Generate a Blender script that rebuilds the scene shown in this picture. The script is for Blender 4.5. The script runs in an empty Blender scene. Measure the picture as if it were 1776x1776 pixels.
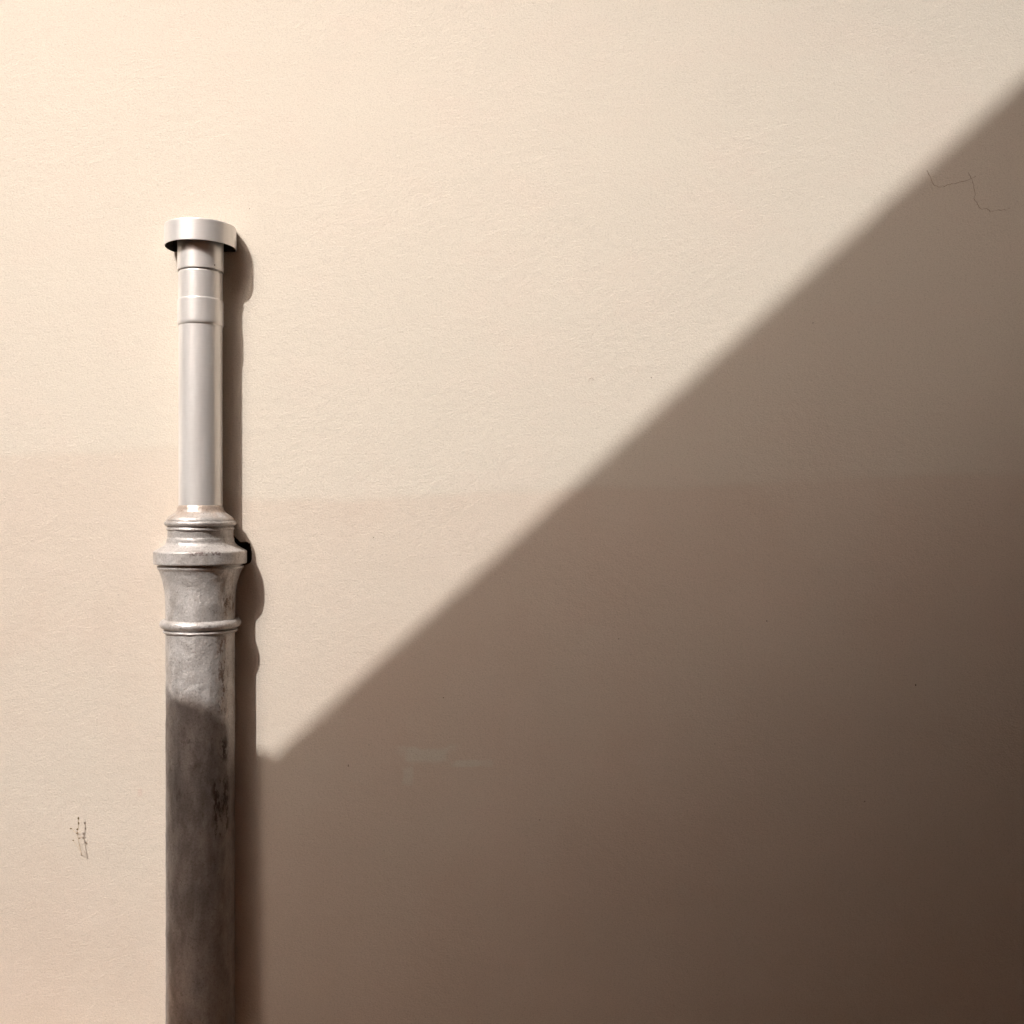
import bpy, bmesh, math, random
from mathutils import Vector, noise as mn
random.seed(4)
S = bpy.context.scene
C = S.collection
R = math.radians

# ------------------------------------------------------------------ camera, sky, sun, exposure
H = 0.985            # eye height above the ground (low, crouching viewpoint)
D = 0.034            # distance of the pipe axis from the wall surface
Z = 1.75             # camera to pipe axis
A, B = 0.60, 1.10    # sun travel: metres right / down per metre towards the wall
cam = bpy.data.objects.new('camera', bpy.data.cameras.new('camera')); C.objects.link(cam)
cam.location = (0, -D - Z, H); cam.rotation_euler = (R(90), 0, 0)
cam.data.sensor_width = 36; cam.data.lens = 36*Z/1.776
cam.data.clip_start = 0.05; cam.data.clip_end = 2000
S.camera = cam

elev = math.atan2(B, math.hypot(A, 1)); azim = math.atan2(-A, -1)   # from +Y towards +X
W = bpy.data.worlds.new('World'); S.world = W; W.use_nodes = True
nt = W.node_tree; nt.nodes.clear()
sky = nt.nodes.new('ShaderNodeTexSky'); sky.sky_type = 'NISHITA'; sky.sun_disc = False
sky.sun_elevation = elev; sky.sun_rotation = azim % (2*math.pi)
sky.air_density = 0.35; sky.dust_density = 9.0; sky.ozone_density = 0.0
bg = nt.nodes.new('ShaderNodeBackground'); bg.inputs[1].default_value = 0.15
wo = nt.nodes.new('ShaderNodeOutputWorld')
nt.links.new(sky.outputs[0], bg.inputs[0]); nt.links.new(bg.outputs[0], wo.inputs[0])

sun = bpy.data.objects.new('sun', bpy.data.lights.new('sun', 'SUN')); C.objects.link(sun)
sun.data.energy = 2.1; sun.data.angle = R(0.53); sun.data.color = (1.0, 0.99, 0.965)
sun.rotation_euler = Vector((-A, -1, B)).to_track_quat('Z', 'Y').to_euler()
sun.location = (-3, -5, 8)

S.view_settings.view_transform = 'Standard'; S.view_settings.look = 'None'
S.view_settings.exposure = 0.84; S.view_settings.gamma = 1
S.cycles.use_denoising = True
S.cycles.denoiser = 'OPENIMAGEDENOISE'; S.cycles.denoising_input_passes = 'RGB_ALBEDO_NORMAL'; S.cycles.denoising_prefilter = 'NONE'
S.cycles.max_bounces = 10; S.cycles.diffuse_bounces = 6

# ------------------------------------------------------------------ helpers
def px(x, y, d=0.0):
    """a pixel of the photograph on the vertical plane d metres in front of the wall"""
    k = (D + Z - d)/1.75
    return Vector(((x-888)/1000*k, -d, H + (888-y)/1000*k))

def link(name, bm, mat, parent=None, smooth=True):
    me = bpy.data.meshes.new(name); bm.to_mesh(me); bm.free()
    o = bpy.data.objects.new(name, me); C.objects.link(o)
    for p in me.polygons: p.use_smooth = smooth
    if mat: me.materials.append(mat)
    if parent:
        o.parent = parent
        o.matrix_parent_inverse = parent.matrix_world.inverted()
    return o

def empty(name, loc, label, cat):
    o = bpy.data.objects.new(name, None); C.objects.link(o)
    o.location = loc; o['label'] = label; o['category'] = cat; o.empty_display_size = 0.1
    bpy.context.view_layer.update()
    return o

class N:
    """small node-writing helper"""
    def __init__(s, name):
        s.m = bpy.data.materials.new(name); s.m.use_nodes = True
        s.t = s.m.node_tree; s.t.nodes.clear()
        s.out = s.t.nodes.new('ShaderNodeOutputMaterial')
        s.b = s.t.nodes.new('ShaderNodeBsdfPrincipled')
        s.t.links.new(s.b.outputs[0], s.out.inputs[0])
        s.tc = s.t.nodes.new('ShaderNodeNewGeometry').outputs['Position']
        s._xyz = None
    def put(s, sock, v):
        if isinstance(v, bpy.types.NodeSocket): s.t.links.new(v, sock)
        else: sock.default_value = v
    def math(s, op, a, b=0.0, c=None, clamp=False):
        n = s.t.nodes.new('ShaderNodeMath'); n.operation = op; n.use_clamp = clamp
        s.put(n.inputs[0], a); s.put(n.inputs[1], b)
        if c is not None: s.put(n.inputs[2], c)
        return n.outputs[0]
    def xyz(s):
        if not s._xyz:
            n = s.t.nodes.new('ShaderNodeSeparateXYZ'); s.put(n.inputs[0], s.tc); s._xyz = n.outputs
        return s._xyz
    def map(s, scale, loc=(0, 0, 0), rot=(0, 0, 0)):
        n = s.t.nodes.new('ShaderNodeMapping'); s.put(n.inputs[0], s.tc)
        n.inputs['Scale'].default_value = scale; n.inputs['Location'].default_value = loc
        n.inputs['Rotation'].default_value = rot
        return n.outputs[0]
    def noise(s, scale, detail=4, rough=0.55, vec=None, dist=0.0):
        n = s.t.nodes.new('ShaderNodeTexNoise'); s.put(n.inputs['Vector'], vec or s.tc)
        n.inputs['Scale'].default_value = scale; n.inputs['Detail'].default_value = detail
        n.inputs['Roughness'].default_value = rough; n.inputs['Distortion'].default_value = dist
        return n.outputs[0]
    def step(s, v, lo, hi, a=0.0, b=1.0, smooth=True):
        n = s.t.nodes.new('ShaderNodeMapRange'); n.interpolation_type = 'SMOOTHSTEP' if smooth else 'LINEAR'
        s.put(n.inputs[0], v); s.put(n.inputs[1], lo); s.put(n.inputs[2], hi)
        n.inputs[3].default_value = a; n.inputs[4].default_value = b
        return n.outputs[0]
    def mix(s, f, a, b, mode='MIX'):
        n = s.t.nodes.new('ShaderNodeMix'); n.data_type = 'RGBA'; n.blend_type = mode
        s.put(n.inputs[0], f)
        for sock, v in ((n.inputs[6], a), (n.inputs[7], b)):
            s.put(sock, v if isinstance(v, bpy.types.NodeSocket) else (*v, 1))
        return n.outputs[2]
    def bump(s, h, strength, dist, nrm=None):
        n = s.t.nodes.new('ShaderNodeBump'); s.put(n.inputs['Height'], h)
        n.inputs['Strength'].default_value = strength; n.inputs['Distance'].default_value = dist
        if nrm is not None: s.put(n.inputs['Normal'], nrm)
        return n.outputs[0]
    def fin(s, col, rough, metal=0.0, nrm=None, spec=0.5):
        s.put(s.b.inputs['Base Color'], col if isinstance(col, bpy.types.NodeSocket) else (*col, 1))
        s.put(s.b.inputs['Roughness'], rough); s.put(s.b.inputs['Metallic'], metal)
        s.b.inputs['Specular IOR Level'].default_value = spec
        if nrm is not None: s.put(s.b.inputs['Normal'], nrm)
        return s.m

# ------------------------------------------------------------------ materials
def wall_material():
    n = N('cream_render'); x, y, z = n.xyz()
    cream, pink = (0.655, 0.592, 0.508), (0.630, 0.535, 0.450)
    # lower coat of paint, a touch pinker, its upper edge wavy and stepped at the pipe
    wob = n.math('MULTIPLY', n.math('SUBTRACT', n.noise(2.2, 3), 0.5), 0.045)
    zz = n.math('ADD', z, wob)
    zz = n.math('ADD', zz, n.step(x, -0.62, -0.46, -0.095, 0.0))
    zz = n.math('SUBTRACT', zz, n.math('MULTIPLY', n.math('ADD', x, 0.44), 0.035))
    low = n.step(zz, H+0.012, H+0.030, 1.0, 0.0)
    mott = n.step(n.noise(3.1, 5, 0.6), 0.42, 0.62)
    f = n.math('MULTIPLY', low, n.math('MULTIPLY_ADD', mott, 0.35, 0.65), clamp=True)
    col = n.mix(f, cream, pink)
    col = n.mix(n.math('MULTIPLY', n.step(n.noise(5.5, 5, 0.6, n.map((1, 1, 1.6), (3, 0, 1))), 0.45, 0.68), 0.30), col, (0.68, 0.575, 0.495))
    col = n.mix(n.math('MULTIPLY', n.step(n.noise(1.7, 4, 0.55, n.map((1, 1, 1), (8, 0, 5))), 0.45, 0.65), 0.35), col, (0.63, 0.58, 0.50))
    # thin edge of the lower coat
    line = n.math('MULTIPLY', n.step(zz, H+0.010, H+0.022), n.step(zz, H+0.022, H+0.040, 1.0, 0.0))
    col = n.mix(n.math('MULTIPLY', line, 0.10), col, (0.57, 0.49, 0.40))
    # greyish smears of filler
    def smear(cx, cy, w, h, amount, c):
        p = px(cx, cy); nonlocal col
        dx = n.math('ABSOLUTE', n.math('SUBTRACT', x, p.x)); dz = n.math('ABSOLUTE', n.math('SUBTRACT', z, p.z))
        r = n.math('MAXIMUM', n.math('DIVIDE', dx, w/1000), n.math('DIVIDE', dz, h/1000))
        r = n.math('ADD', r, n.math('MULTIPLY', n.math('SUBTRACT', n.noise(24, 4), 0.5), 2.0))
        col = n.mix(n.step(r, 0.5, 1.1, amount, 0.0), col, c)
    smear(742, 1309, 50, 16, 0.6, (0.66, 0.66, 0.58))
    smear(815, 1324, 40, 7, 0.6, (0.66, 0.66, 0.58))
    smear(706, 1345, 12, 20, 0.5, (0.66, 0.66, 0.58))
    smear(243, 1374, 4, 7, 0.5, (0.60, 0.46, 0.39))
    smear(1450, 1000, 150, 30, 0.16, (0.60, 0.53, 0.46))
    # grain
    g = n.noise(620, 2, 0.8)
    col = n.mix(1.0, col, n.mix(n.step(g, 0.30, 0.70), (0.87, 0.865, 0.86), (1.08, 1.08, 1.08)), 'MULTIPLY')
    col = n.mix(n.math('MULTIPLY', n.step(n.noise(1, 3, 0.75, n.map((250, 250, 420), (5, 5, 5))), 0.54, 0.64), 0.38), col, (0.40, 0.34, 0.28))
    # trowelled grain relief: short horizontal ripples
    m1 = n.noise(1, 3, 0.6, n.map((270, 270, 330)), 0.0)
    m2 = n.noise(1, 2, 0.5, n.map((60, 60, 72)))
    m3 = n.noise(1, 3, 0.5, n.map((5, 5, 8)))
    h = n.math('ADD', n.math('MULTIPLY', m1, 0.9), n.math('ADD', n.math('MULTIPLY', m2, 0.9), n.math('MULTIPLY', m3, 1.4)))
    return n.fin(col, 0.92, 0, n.bump(h, 1.0, 0.0010), 0.25)

def zinc_material():
    n = N('matt_zinc')
    s1 = n.noise(1, 4, 0.6, n.map((30, 30, 6)))
    col = n.mix(n.step(s1, 0.35, 0.7), (0.79, 0.765, 0.745), (0.90, 0.875, 0.855))
    g = n.noise(1, 3, 0.6, n.map((60, 60, 900)))
    col = n.mix(n.math('MULTIPLY', n.step(g, 0.4, 0.6), 0.10), col, (0.60, 0.565, 0.54))
    rough = n.math('MULTIPLY_ADD', n.noise(1, 3, 0.5, n.map((40, 40, 300))), 0.10, 0.31)
    b = n.bump(n.noise(1, 3, 0.6, n.map((90, 90, 160))), 0.3, 0.0002)
    return n.fin(col, rough, 0.52, b)

def iron_material():
    n = N('silver_painted_cast_iron'); x, y, z = n.xyz()
    base = n.mix(n.step(n.noise(26, 6, 0.62), 0.38, 0.66), (0.54, 0.51, 0.49), (0.65, 0.62, 0.60))
    # grime clouds, streaked downwards
    gr = n.step(n.noise(1, 6, 0.62, n.map((34, 34, 13))), 0.50, 0.68)
    base = n.mix(n.math('MULTIPLY', gr, 0.45), base, (0.34, 0.30, 0.27))
    # rust at the neck where the thin pipe goes in
    zr = n.step(z, H-0.026, H+0.008)
    ru = n.math('MULTIPLY', zr, n.step(n.noise(38, 5), 0.38, 0.58))
    base = n.mix(n.math('MULTIPLY', ru, 0.5), base, (0.42, 0.26, 0.15))
    # brown stains and blackened flakes down the wall side
    cx = px(0, 0, D).x  # unused origin, keeps the plane explicit
    phi = n.math('MULTIPLY', n.math('ARCTAN2', n.math('SUBTRACT', x, -0.540), n.math('MULTIPLY', n.math('ADD', y, D), -1.0)), 57.2958)
    band = lambda a, b, z0, z1: n.math('MULTIPLY', n.math('MULTIPLY', n.step(phi, a-6, a+6), n.step(phi, b-6, b+6, 1, 0)), n.math('MULTIPLY', n.step(z, H+(888-z1)/1000-.008, H+(888-z1)/1000+.008), n.step(z, H+(888-z0)/1000-.008, H+(888-z0)/1000+.008, 1, 0)))
    def stain(mask, noise, lo, hi, amount, c):
        nonlocal base
        base = n.mix(n.math('MULTIPLY', n.math('MULTIPLY', mask, n.step(noise, lo, hi)), amount), base, c)
    # lower length: grime plus painted cast shade, wall side kept lighter for bounced light
    grime_shade = n.math('MULTIPLY', n.step(n.math('ADD', n.math('ADD', z, n.math('MULTIPLY', n.noise(30, 5), 0.05)), n.math('MULTIPLY', phi, 0.0005)), H-0.312, H-0.292, 1, 0), n.step(n.noise(1, 5, 0.6, n.map((40, 40, 14), (2, 0, 7))), 0.30, 0.70, 0.45, 0.95))
    grime_shade = n.math('MULTIPLY', grime_shade, n.math('MAXIMUM', n.step(phi, 62, 76, 1, 0.1), n.step(z, H-0.46, H-0.40, 1, 0)))
    base = n.mix(grime_shade, base, (0.225, 0.205, 0.198))
    streak = n.noise(1, 6, 0.7, n.map((120, 120, 24), (1, 2, 0)))
    stain(band(50, 90, 995, 1062), streak, 0.47, 0.60, 0.55, (0.24, 0.165, 0.11))
    stain(band(58, 92, 1030, 1066), n.noise(1, 6, 0.75, n.map((110, 110, 70), (7, 2, 0))), 0.47, 0.56, 0.8, (0.16, 0.095, 0.055))
    stain(band(60, 72, 1036, 1052), n.noise(1, 6, 0.75, n.map((200, 200, 150), (3, 2, 0))), 0.50, 0.57, 0.9, (0.04, 0.025, 0.02))
    stain(band(45, 68, 1100, 1230), n.noise(1, 6, 0.75, n.map((110, 110, 45), (4, 2, 3))), 0.50, 0.57, 0.80, (0.17, 0.10, 0.065))
    stain(band(52, 66, 1275, 1312), n.noise(1, 6, 0.75, n.map((90, 90, 60), (5, 1, 2))), 0.46, 0.52, 0.92, (0.040, 0.022, 0.014))
    stain(band(36, 70, 1340, 1440), n.noise(1, 6, 0.75, n.map((75, 75, 30), (9, 1, 3))), 0.48, 0.60, 0.88, (0.055, 0.032, 0.022))
    stain(band(-40, 40, 1250, 1463), n.noise(1, 6, 0.7, n.map((45, 45, 22), (3, 3, 3))), 0.52, 0.66, 0.45, (0.12, 0.085, 0.075))
    # purplish-brown print marks on the rim of the collar
    dz = n.math('ABSOLUTE', n.math('SUBTRACT', z, px(0, 958, D).z))
    mk = n.math('MULTIPLY', n.step(dz, 0.0022, 0.0042, 1, 0), n.math('MULTIPLY', n.step(x, -0.540, -0.534), n.step(x, -0.494, -0.484, 1, 0)))
    mk = n.math('MULTIPLY', mk, n.step(n.noise(230, 3), 0.46, 0.54))
    base = n.mix(n.math('MULTIPLY', mk, 0.6), base, (0.10, 0.035, 0.03))
    base = n.mix(n.math('MULTIPLY', n.step(n.noise(210, 4, 0.7, n.map((1, 1, 1), (2, 2, 2))), 0.58, 0.64), 0.45), base, (0.15, 0.12, 0.10))
    fine = n.step(n.noise(330, 4, 0.7), 0.33, 0.68)
    base = n.mix(1.0, base, n.mix(fine, (0.82, 0.81, 0.80), (1.06, 1.06, 1.06)), 'MULTIPLY')
    rough = n.math('MULTIPLY_ADD', n.noise(60, 4), 0.25, 0.32)
    h = n.math('ADD', n.math('MULTIPLY', n.noise(190, 4, 0.6, None, 0.4), 1.0), n.math('MULTIPLY', n.noise(40, 3), 0.7))
    # a few blisters
    v = n.t.nodes.new('ShaderNodeTexVoronoi'); n.put(v.inputs['Vector'], n.tc); v.inputs['Scale'].default_value = 75
    bl = n.math('MULTIPLY', n.step(v.outputs['Distance'], 0.10, 0.24, 1, 0), n.step(n.noise(17, 2), 0.54, 0.62))
    h = n.math('ADD', h, n.math('MULTIPLY', bl, 0.35))
    return n.fin(base, rough, 0.40, n.bump(h, 1.0, 0.0010))

def plain(name, c, rough=0.8, grain=60, var=0.15, bump=0.001):
    n = N(name); g = n.noise(grain, 5, 0.6)
    a = tuple(v*(1-var) for v in c); b = tuple(v*(1+var) for v in c)
    return n.fin(n.mix(n.step(g, 0.3, 0.7), a, b), rough, 0, n.bump(g, 0.6, bump))

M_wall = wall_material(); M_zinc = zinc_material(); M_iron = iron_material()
M_dark = plain('shaded_inside', (0.03, 0.026, 0.023), 0.9, 90)  # near-black colour stands in for the shade under the vent cap
M_hole = plain('shaded_dirty_plaster', (0.10, 0.07, 0.05), 0.95, 120, 0.3)  # dirt and the shade of the collar hollow, painted together
M_dulltop = plain('dulled_top_zinc', (0.30, 0.275, 0.25), 0.8, 60)  # dull grey put on the cap top to weaken its reflected glow
M_crack = plain('crack_dirt', (0.34, 0.25, 0.18), 0.95, 300, 0.4, 0.0003)
M_pit = plain('pit_dirt', (0.10, 0.07, 0.05), 0.95, 300)
M_ground = plain('warm_paving', (0.34, 0.19, 0.10), 0.9, 14, 0.25, 0.004)
M_facade = plain('ochre_facade', (0.52, 0.28, 0.145), 0.9, 9, 0.12, 0.003)
M_wing = plain('dark_brown_render', (0.075, 0.05, 0.035), 0.9, 40, 0.2, 0.002)
M_roof = plain('clay_roof', (0.22, 0.10, 0.06), 0.85, 12, 0.3, 0.01)
M_stem = plain('dry_stem', (0.50, 0.38, 0.25), 0.8, 80)
M_bud = plain('olive_bud', (0.17, 0.125, 0.055), 0.8, 200)
M_leaf = plain('weed_leaf', (0.11, 0.12, 0.045), 0.7, 60)
M_glass = plain('dark_pane', (0.03, 0.035, 0.04), 0.15, 3)

# ------------------------------------------------------------------ ground
bm = bmesh.new()
vs = [bm.verts.new(v) for v in ((-400, -400, 0), (400, -400, 0), (400, 400, 0), (-400, 400, 0))]
bm.faces.new(vs)
o = link('ground', bm, M_ground, smooth=False); o['kind'] = 'structure'

# ------------------------------------------------------------------ the rendered wall (height field with a rough hollow behind the collar)
def lerp_lines(stops):
    out = []
    for (a, b, n) in stops:
        out += [a + (b-a)*i/n for i in range(n)]
    out.append(stops[-1][1]); return out
hollow = [(392, 930), (404, 929), (411, 936), (417, 941), (428, 940.5), (433, 943), (435, 952), (436.5, 962), (435.5, 970), (434, 975), (428, 978.5), (420, 981), (392, 982)]
HP = [(px(a, b).x, px(a, b).z) for a, b in hollow]
def inside_dist(x, z):
    ins = False; d = 1e9; n = len(HP)
    for i in range(n):
        x0, z0 = HP[i]; x1, z1 = HP[(i+1) % n]
        if (z0 > z) != (z1 > z) and x < (x1-x0)*(z-z0)/(z1-z0)+x0: ins = not ins
        ex, ez = x1-x0, z1-z0; t = max(0, min(1, ((x-x0)*ex+(z-z0)*ez)/(ex*ex+ez*ez)))
        d = min(d, math.hypot(x-x0-t*ex, z-z0-t*ez))
    return d if ins else -d
xs = lerp_lines([(-7, -1.2, 12), (-1.2, -0.55, 16), (-0.55, -0.43, 100), (-0.43, 1.2, 40), (1.2, 7, 12)])
zs = lerp_lines([(-0.3, H-0.2, 16), (H-0.2, H-0.02, 120), (H-0.02, H+0.9, 30), (H+0.9, 6.2, 14)])
wall = None
bm = bmesh.new(); g = []
for z in zs:
    row = []
    for x in xs:
        y = 0.0
        if -0.55 < x < -0.42 and H-0.2 < z < H-0.02:
            d = inside_dist(x + 0.0012*mn.noise(Vector((x*300, z*300, 3))), z + 0.0012*mn.noise(Vector((x*300, z*300, 9))))
            y = 0.030*max(0, min(1, (d+0.0003)/0.002))
        row.append(bm.verts.new((x, y, z)))
    g.append(row)
for j in range(len(zs)-1):
    for i in range(len(xs)-1):
        bm.faces.new((g[j][i], g[j][i+1], g[j+1][i+1], g[j+1][i]))
# thickness: closed box behind
bk = [bm.verts.new(v) for v in ((-7, 0.4, -0.3), (7, 0.4, -0.3), (7, 0.4, 6.2), (-7, 0.4, 6.2))]
bm.faces.new((bk[1], bk[0], bk[3], bk[2]))
bm.faces.new([bk[0]] + [bk[3]] + [g[j][0] for j in range(len(zs)-1, -1, -1)])
bm.faces.new([bk[2]] + [bk[1]] + [g[j][-1] for j in range(len(zs))])
bm.faces.new([bk[3]] + [bk[2]] + [g[-1][i] for i in range(len(xs)-1, -1, -1)])
bm.faces.new([bk[1]] + [bk[0]] + [g[0][i] for i in range(len(xs))])
bmesh.ops.recalc_face_normals(bm, faces=bm.faces)
wall = link('rendered_wall', bm, M_wall, smooth=False)
wall['label'] = 'cream rendered wall with a diagonal shadow, fine grain and hairline cracks'; wall['category'] = 'wall'

def ribbon(name, pts, w, mat, parent, lift=0.0006, jitter=0.9):
    """a hairline crack: an irregular thin strip with a little depth"""
    P = []
    for (a, b) in zip(pts[:-1], pts[1:]):
        n = max(2, int(math.hypot(b[0]-a[0], b[1]-a[1])/3))
        for i in range(n): P.append((a[0]+(b[0]-a[0])*i/n + random.uniform(-jitter, jitter), a[1]+(b[1]-a[1])*i/n + random.uniform(-jitter, jitter)))
    P.append(pts[-1]); bm = bmesh.new(); prev = None
    for i, (x, y) in enumerate(P):
        a = P[max(0, i-1)]; b = P[min(len(P)-1, i+1)]
        t = Vector((b[0]-a[0], b[1]-a[1])).normalized(); nn = Vector((-t.y, t.x))*w*random.uniform(0.35, 1.0)/2
        q = []
        for s, dd in ((-1, -0.0005), (-0.6, lift), (0.6, lift), (1, -0.0005)):
            v = px(x+nn.x*s, y+nn.y*s); v.y = -dd; q.append(bm.verts.new(v))
        if prev:
            for k in range(3): bm.faces.new((prev[k], prev[k+1], q[k+1], q[k]))
        prev = q
    return link(name, bm, mat, parent)
ribbon('crack', [(1608, 296), (1616, 313), (1620, 321), (1627, 324), (1638, 323), (1650, 319), (1662, 317), (1678, 313), (1692, 306)], 1.3, M_crack, wall)
ribbon('crack', [(1680, 300), (1688, 318), (1691, 332), (1690, 345), (1694, 351), (1699, 360), (1702, 363), (1710, 361), (1718, 367), (1730, 364), (1744, 364), (1752, 361)], 1.1, M_crack, wall)
ribbon('crack', [(1021, 662), (1022, 657), (1026, 655), (1030, 659)], 0.9, M_crack, wall, jitter=0.2)
for (x, y, a, b) in ((648, 932, 1.3, 1.3), (1330, 1077, 1.8, 1.6), (1588, 1188, 1.5, 2.2), (604, 1328, 1.0, 3.4), (1073, 1108, 1.5, 1.0), (433, 362, 1.0, 1.0), (936, 1422, 1.4, 1.0), (640, 1292, .9, .9), (1130, 655, 1.1, .8), (769, 1210, 1.8, .9), (205, 1032, .8, 1.1), (1410, 560, 1.2, 1.0), (1500, 1390, 1.2, 1.4), (560, 690, .8, .8), (1240, 1290, 1.2, 1.0)):
    bm = bmesh.new(); c = px(x, y); bmesh.ops.create_icosphere(bm, subdivisions=1, radius=1)
    for v in bm.verts:
        v.co = Vector((c.x+v.co.x*a/1000*.8, c.y+v.co.y*0.0005, c.z+v.co.z*b/1000*.8)) + Vector((random.uniform(-1, 1), 0, random.uniform(-1, 1)))*0.0003
    link('pit', bm, M_pit, wall)

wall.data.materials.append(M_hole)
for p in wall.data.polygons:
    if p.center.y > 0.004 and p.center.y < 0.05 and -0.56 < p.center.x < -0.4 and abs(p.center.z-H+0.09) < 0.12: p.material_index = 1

# ------------------------------------------------------------------ the pipe
AX = -0.540
pipe = empty('vent_pipe', (AX, -D, 0), 'tall silver vent pipe with round cap and cast iron collar standing against cream wall', 'pipe')
K = 1/1.046      # silhouette radius in the photograph -> true radius
SEG = 128
def lathe(name, prof, mat, rough=0.0, close=False, cy=0.0, cx=0.0, seed=0, seg=SEG):
    """prof: (photo row y, silhouette radius in photo pixels)"""
    bm = bmesh.new(); rings = []
    P2 = [prof[0]]                                   # holding loops keep long runs straight
    for a, b in zip(prof[:-1], prof[1:]):
        d = math.hypot(b[0]-a[0], b[1]-a[1])
        if d > 4:
            for t in (0.5/d, 1-0.5/d): P2.append((a[0]+(b[0]-a[0])*t, a[1]+(b[1]-a[1])*t))
        P2.append(b)
    prof = P2
    for (y, r) in prof:
        ey = cy(y) if callable(cy) else cy; ex = cx - 0.3*ey
        z = H + (888-y)/1000; ring = []
        for k in range(seg):
            t = 2*math.pi*k/seg; rr = r*K/1000
            if rough:
                p = Vector((math.cos(t)*rr*70, math.sin(t)*rr*70, z*70 + seed))
                rr += rough*mn.noise(p) + rough*0.6*mn.noise(p*2.7)
                zz = z + rough*0.7*mn.noise(p*1.3 + Vector((9, 9, 9)))
            else: zz = z
            ring.append(bm.verts.new((AX + ex + math.cos(t)*rr, -D + ey + math.sin(t)*rr, zz)))
        rings.append(ring)
    for a, b in zip(rings[:-1], rings[1:]):
        for k in range(seg):
            bm.faces.new((b[k], b[(k+1) % seg], a[(k+1) % seg], a[k]))
    if close:
        bm.faces.new(rings[0])
    bmesh.ops.recalc_face_normals(bm, faces=bm.faces)
    o = link(name, bm, mat, pipe)
    o.data.set_sharp_from_angle(angle=R(38))
    return o
# the old castings sit a little askew, pushed back towards the wall
askew = lambda y: max(0.0, min(0.010, 0.010*(y-900)/50)) if y < 985 else max(0.0015, 0.010-0.0085*(y-985)/60)
def arc(yc, rc, h, bulge, n=8, a0=-90, a1=90):
    return [(yc + h*math.sin(R(a0+(a1-a0)*i/n)), rc + bulge*math.cos(R(a0+(a1-a0)*i/n))) for i in range(n+1)]

# vent cap: a lid with a turned-down skirt, open below
capy = 0.0085; capx = -0.3*capy
cap = lathe('vent_cap', [(390.6, 0.5), (390.8, 30), (391, 58), (391.3, 61), (392.2, 62.7), (394, 63.2), (428.4, 63.2), (428.9, 62.6), (428.6, 61.6), (394, 61.4), (393.5, 60), (393.4, 0.5)], M_zinc, 0, True, cy=capy)
cap.data.materials.append(M_dark); cap.data.materials.append(M_dulltop)
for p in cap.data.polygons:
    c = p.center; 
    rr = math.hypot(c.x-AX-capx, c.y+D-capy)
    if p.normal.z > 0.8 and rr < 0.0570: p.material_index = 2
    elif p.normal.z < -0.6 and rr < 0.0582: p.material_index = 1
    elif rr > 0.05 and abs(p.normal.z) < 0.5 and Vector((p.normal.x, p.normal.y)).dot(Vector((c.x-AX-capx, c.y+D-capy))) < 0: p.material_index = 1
lathe('sleeve', [(403, 38.9), (403, 40.3), (470.9, 40.3), (471.6, 40.0), (471.9, 39.2), (471.6, 38.2)], M_zinc)
lathe('upper_pipe', [(466, 36.6), (473, 36.8), (473.6, 37.6), (474.6, 38.3), (476, 38.6), (526, 38.6)], M_zinc)
lathe('coupling', [(521.0, 38.5), (521.5, 39.5), (522.3, 39.85), (524, 39.95), (560, 40.4), (563.5, 40.3), (565.2, 39.6), (566.6, 38.9), (567.4, 37.9)], M_zinc)
lathe('downpipe', [(562, 38.2), (568, 38.3), (700, 38.3), (884, 38.3)], M_zinc)
bm = bmesh.new()      # added dark plate, painting in the shade inside the cap
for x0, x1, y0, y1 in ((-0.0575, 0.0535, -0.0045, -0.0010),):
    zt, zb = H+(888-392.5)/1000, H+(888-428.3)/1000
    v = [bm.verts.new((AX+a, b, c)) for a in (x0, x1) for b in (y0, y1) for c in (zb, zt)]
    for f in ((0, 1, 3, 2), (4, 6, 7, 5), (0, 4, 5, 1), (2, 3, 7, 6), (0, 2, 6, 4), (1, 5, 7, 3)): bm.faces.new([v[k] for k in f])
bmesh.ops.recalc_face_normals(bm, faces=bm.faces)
link('shade_plate', bm, M_dark, pipe, smooth=False)
# rivet hole by the seam
bm = bmesh.new(); bmesh.ops.create_icosphere(bm, subdivisions=2, radius=1)
az = R(17+36.5); c = Vector((AX+math.sin(az)*0.0386, -D-math.cos(az)*0.0386, H+(888-465.3)/1000))
for v in bm.verts: v.co = c + Vector((v.co.x*0.0012, v.co.y*0.0009, v.co.z*0.0010))
link('rivet', bm, M_pit, pipe)

rg = 0.0007
neck = [(876.5, 38.0), (877.6, 39.0), (879.5, 39.7), (884, 40.9), (888, 43.2), (891, 46.8), (893.5, 50.6), (896, 54.4), (898.5, 57.0), (900.5, 58.2), (901.8, 58.4), (902.6, 59.2)]
lathe('neck_flare', neck, M_iron, rg)
lathe('bead', arc(907.6, 57.6, 4.9, 5.2, 10) + [(913.0, 57.2)], M_iron, rg, seed=2, cy=0.002)
lathe('fillet', [(912.6, 57.0), (914.4, 58.4), (915.4, 59.2), (918.0, 59.3), (918.8, 58.6), (919.4, 57.4)], M_iron, rg, seed=3, cy=0.003)
lathe('drum', [(918.5, 57.2), (921, 57.5), (931, 57.6), (933, 58.2), (934.6, 59.2), (938, 59.3), (941, 60.0), (944, 62.2), (947, 66.0), (950, 70.8), (952.6, 75.4), (955, 79.6)], M_iron, rg, seed=4, cy=askew)
lathe('collar', [(954, 78.2), (955, 80.2), (956.2, 81.4), (958, 81.7), (975.5, 81.7), (977.2, 81.3), (977.9, 80), (977.6, 73.0)], M_iron, rg*.8, seed=5, cy=0.010)
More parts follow.
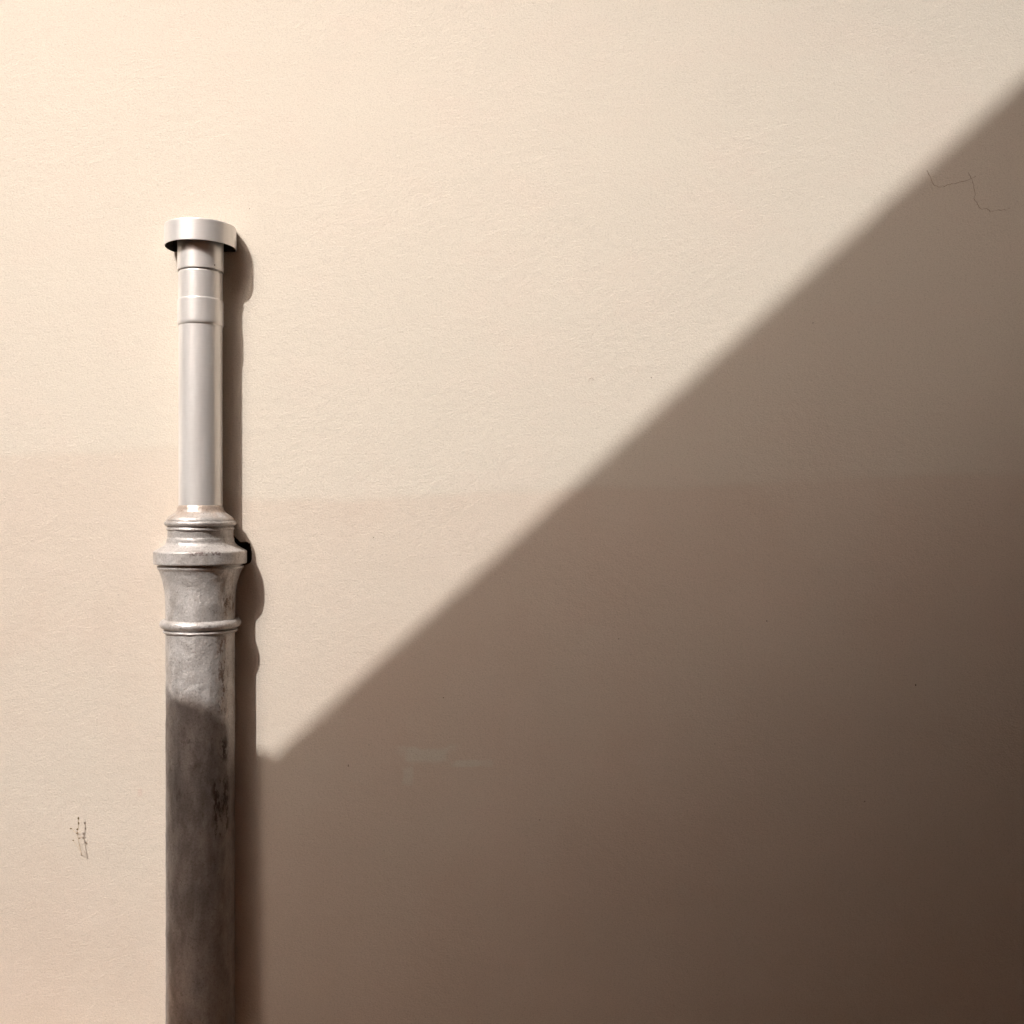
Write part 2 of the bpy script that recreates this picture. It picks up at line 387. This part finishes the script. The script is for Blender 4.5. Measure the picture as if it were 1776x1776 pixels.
lathe('bell', [(976, 73.2), (981.2, 73.4), (982.0, 75.6), (983.4, 76.1), (985.4, 75.6), (987, 73.8), (990, 72.2), (995, 70.0), (1000, 68.2), (1007, 66.0), (1014, 64.3), (1022, 62.9), (1030, 61.9), (1040, 61.1), (1052, 60.7), (1075, 60.3)], M_iron, rg, seed=6, cy=askew)
lathe('ring', arc(1081.2, 62.0, 8.2, 9.4, 14, -90, 78) + [(1089.6, 61.0)], M_iron, rg, seed=7, cy=0.006)
lathe('bead', [(1089.0, 60.0), (1090.6, 62.6)] + arc(1093.4, 63.2, 2.3, 2.3, 6, -80, 80) + [(1096.2, 62.4), (1097.2, 59.5)], M_iron, rg, seed=8, cy=0.003)
lower = [(1095 + i*12, 60.2) for i in range(0, 65)] + [(888+H*1000-0.5, 60.2)]
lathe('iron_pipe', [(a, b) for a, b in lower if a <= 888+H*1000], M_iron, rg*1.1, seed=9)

# ------------------------------------------------------------------ the weed
def tube(name, pts, r, mat, parent, seg=6):
    bm = bmesh.new(); prev = None
    for i, p in enumerate(pts):
        a = pts[max(0, i-1)]; b = pts[min(len(pts)-1, i+1)]; t = (b-a).normalized()
        u = t.cross(Vector((0, 1, 0.01))).normalized(); w = t.cross(u)
        rr = r*(1-0.35*i/len(pts))
        q = [bm.verts.new(p+(u*math.cos(2*math.pi*k/seg)+w*math.sin(2*math.pi*k/seg))*rr) for k in range(seg)]
        if prev:
            for k in range(seg): bm.faces.new((prev[k], prev[(k+1) % seg], q[(k+1) % seg], q[k]))
        prev = q
    return link(name, bm, mat, parent)
def bud(p, a, b, parent):
    bm = bmesh.new(); bmesh.ops.create_icosphere(bm, subdivisions=2, radius=1)
    for v in bm.verts:
        z = v.co.z; f = (1-0.45*max(0, z))
        v.co = Vector((p.x+v.co.x*a*f, p.y+v.co.y*a*f, p.z+z*b))
    link('bud', bm, M_bud, parent)
def leaf(p, ang, L, parent):
    bm = bmesh.new(); prev = None
    for i in range(6):
        t = i/5; w = L*0.13*math.sin(math.pi*min(1, t*0.93+0.05)); c = p + Vector((math.cos(ang)*L*t, -0.02*t, L*(0.75*t-0.7*t*t)))
        q = [bm.verts.new(c+Vector((0, -w, 0.003*w))), bm.verts.new(c+Vector((0, 0, -w*0.4))), bm.verts.new(c+Vector((0, w, 0)))]
        if prev:
            for k in range(2): bm.faces.new((prev[k], prev[k+1], q[k+1], q[k]))
        prev = q
    link('leaf', bm, M_leaf, parent)
d1 = 0.0115
w1 = empty('weed', (px(140, 1500, d1).x, -d1, 0), 'thin dry sprig with forked top and dark buds growing from the sunlit wall', 'weed')
P = lambda pts, d: [px(a, b, d) for a, b in pts]
base = px(141.5, 1484, -0.002)
tube('stem', [base] + P([(141, 1480), (139.6, 1474), (137.3, 1463), (134.6, 1448), (133.6, 1444.8), (135.6, 1438), (136.5, 1430.7), (136.4, 1424), (135.9, 1417)], d1), 0.0006, M_stem, w1)
tube('twig', P([(133.6, 1445), (128.9, 1442), (126, 1438.5), (122.7, 1436.9)], d1), 0.00055, M_stem, w1)
tube('twig', P([(133.8, 1445), (136.5, 1443.2), (140, 1442.5)], d1), 0.00040, M_stem, w1)
tube('twig', P([(136.6, 1427.8), (134.9, 1425.4)], d1), 0.0005, M_bud, w1)
tube('twig', P([(138.5, 1475), (131, 1463), (127, 1457.3)], d1), 0.00040, M_stem, w1)
for x, y, a, b in ((135.9, 1419, 1.5, 2.7), (136.6, 1427.8, 1.3, 2.6), (134.2, 1438, 1.9, 1.5), (133.6, 1445, 1.4, 1.4), (122.9, 1437, 1.9, 1.2), (126.9, 1457.3, 1.4, 1.1), (138.2, 1453.5, 2.0, 1.2)):
    bud(px(x, y, d1), a/1000, b/1000, w1)
# ------------------------------------------------------------------ the house across the lane, whose roof throws the diagonal shadow
LV, LE = 1.6, 2.15          # the gable stands at an angle to the lane: its foot is nearer than its top
def cast(x, y, L):
    p = px(x, y); return Vector((p.x - A*L, -L, p.z + B*L))
valley = cast(478, 1309, LV); e0 = cast(1590, 303, LE); u = e0 - valley
low_l = cast(300, 1258, LV)
u = u*(4.0/u.length); ridge = valley + u
far = Vector((ridge.x + (ridge.x-valley.x), ridge.y + (ridge.y-valley.y), valley.z))
back = Vector((0.25, -6, 0))
def prism(name, outline, back, mat, parent):
    bm = bmesh.new()
    a = [bm.verts.new(p) for p in outline]; b = [bm.verts.new(p+back) for p in outline]
    bm.faces.new(a); bm.faces.new(b[::-1]); n = len(a)
    for i in range(n): bm.faces.new((a[i], b[i], b[(i+1) % n], a[(i+1) % n]))
    bmesh.ops.recalc_face_normals(bm, faces=bm.faces)
    return link(name, bm, mat, parent, smooth=False)
dn = lambda p, z: Vector((p.x, p.y, p.z-z))
gr = lambda p: Vector((p.x, p.y, -0.1))
lerp = lambda a, b, t: a.lerp(b, t)
house = empty('gabled_house', (valley.x, valley.y, 0), 'ochre gabled house across the lane that shades the cream wall', 'house')
off = Vector((0, -0.05, 0))
wa = lerp(valley, ridge, 0.05)+off; wb = lerp(far, ridge, 0.05)+off
prism('wall', [gr(wa), gr(wb), dn(wb, .14), dn(ridge+off, .14), dn(wa, .14)], back, M_facade, house)
prism('roof', [valley, ridge, far, dn(far, .13), dn(ridge, .13), dn(valley, .13)], back*1.03, M_roof, house)
annex = empty('lean_to', (valley.x-.2, valley.y, 0), 'narrow ochre lean-to beside the gabled house', 'outbuilding')
la = low_l+off+Vector((.02, 0, 0)); lb = wa+Vector((-.01, 0, 0)); lb.z = valley.z
prism('wall', [gr(la), gr(lb), dn(lb, .1), dn(la, .1)], back*.9, M_facade, annex)
prism('roof', [low_l, valley+Vector((-.004, 0, 0)), dn(valley, .09)+Vector((-.004, 0, 0)), dn(low_l, .09)], back*.92, M_roof, annex)

# ------------------------------------------------------------------ unseen dark wing on the right, added to block sky light
wing = empty('blocker_wing', (1.1, -0.9, 0), 'unseen dark brown wing added to block sky light from the right', 'light blocker')
prism('wall', [Vector((1.03, -0.002, -.1)), Vector((3.0, -0.002, -.1)), Vector((3.0, -0.002, 8.0)), Vector((1.03, -0.002, 8.0))], Vector((0, -2.6, 0)), M_wing, wing)
gw = empty('blocker_wall', (-6, -2.9, 0), 'unseen high ochre wall added to block the low sky', 'wall')  # wall added out of view to cut the low sky light
prism('wall', [Vector((-9, -2.9, -.1)), Vector((low_l.x-.01, -2.9, -.1)), Vector((low_l.x-.01, -2.9, 2.75)), Vector((-9, -2.9, 2.75))], Vector((0, -.3, 0)), M_facade, gw)
prism('coping', [Vector((-9, -2.86, 2.753)), Vector((low_l.x-.01, -2.86, 2.753)), Vector((low_l.x-.01, -2.86, 2.82)), Vector((-9, -2.86, 2.82))], Vector((0, -.38, 0)), M_roof, gw)
lw = empty('blocker_wing', (-3, -0.9, 0), 'unseen dark brown wing added to block sky light from the left', 'light blocker')  # left wing added out of view to hold back sky light
prism('wall', [Vector((-1.25, -0.002, -.1)), Vector((-1.27, -0.5, -.1)), Vector((-2.45, -2.2, -.1)), Vector((-5, -2.2, -.1)), Vector((-5, -0.002, -.1))], Vector((0, 0, 8.1)), M_wing, lw)
prism('blocker_slab', [Vector((-1.23, -0.002, 3.1)), Vector((1.02, -0.002, 3.1)), Vector((1.02, -0.002, 3.2)), Vector((-1.23, -0.002, 3.2))], Vector((0, -0.95, 0)), M_wing, wall)  # unseen slab added overhead to block light from the zenith
# a sloping awning added unseen to block sky light below the roof's sun line
a0 = dn(cast(900, 931, 1.75), .30); a1 = dn(cast(2600, -595, 2.5), .30)
b0 = dn(cast(900, 931, 1.1), .22); b1 = dn(cast(2600, -595, 1.1), .20)
prism('blocker_sheet', [a0, a1, b1, b0], Vector((0, 0, -0.03)), M_facade, house)
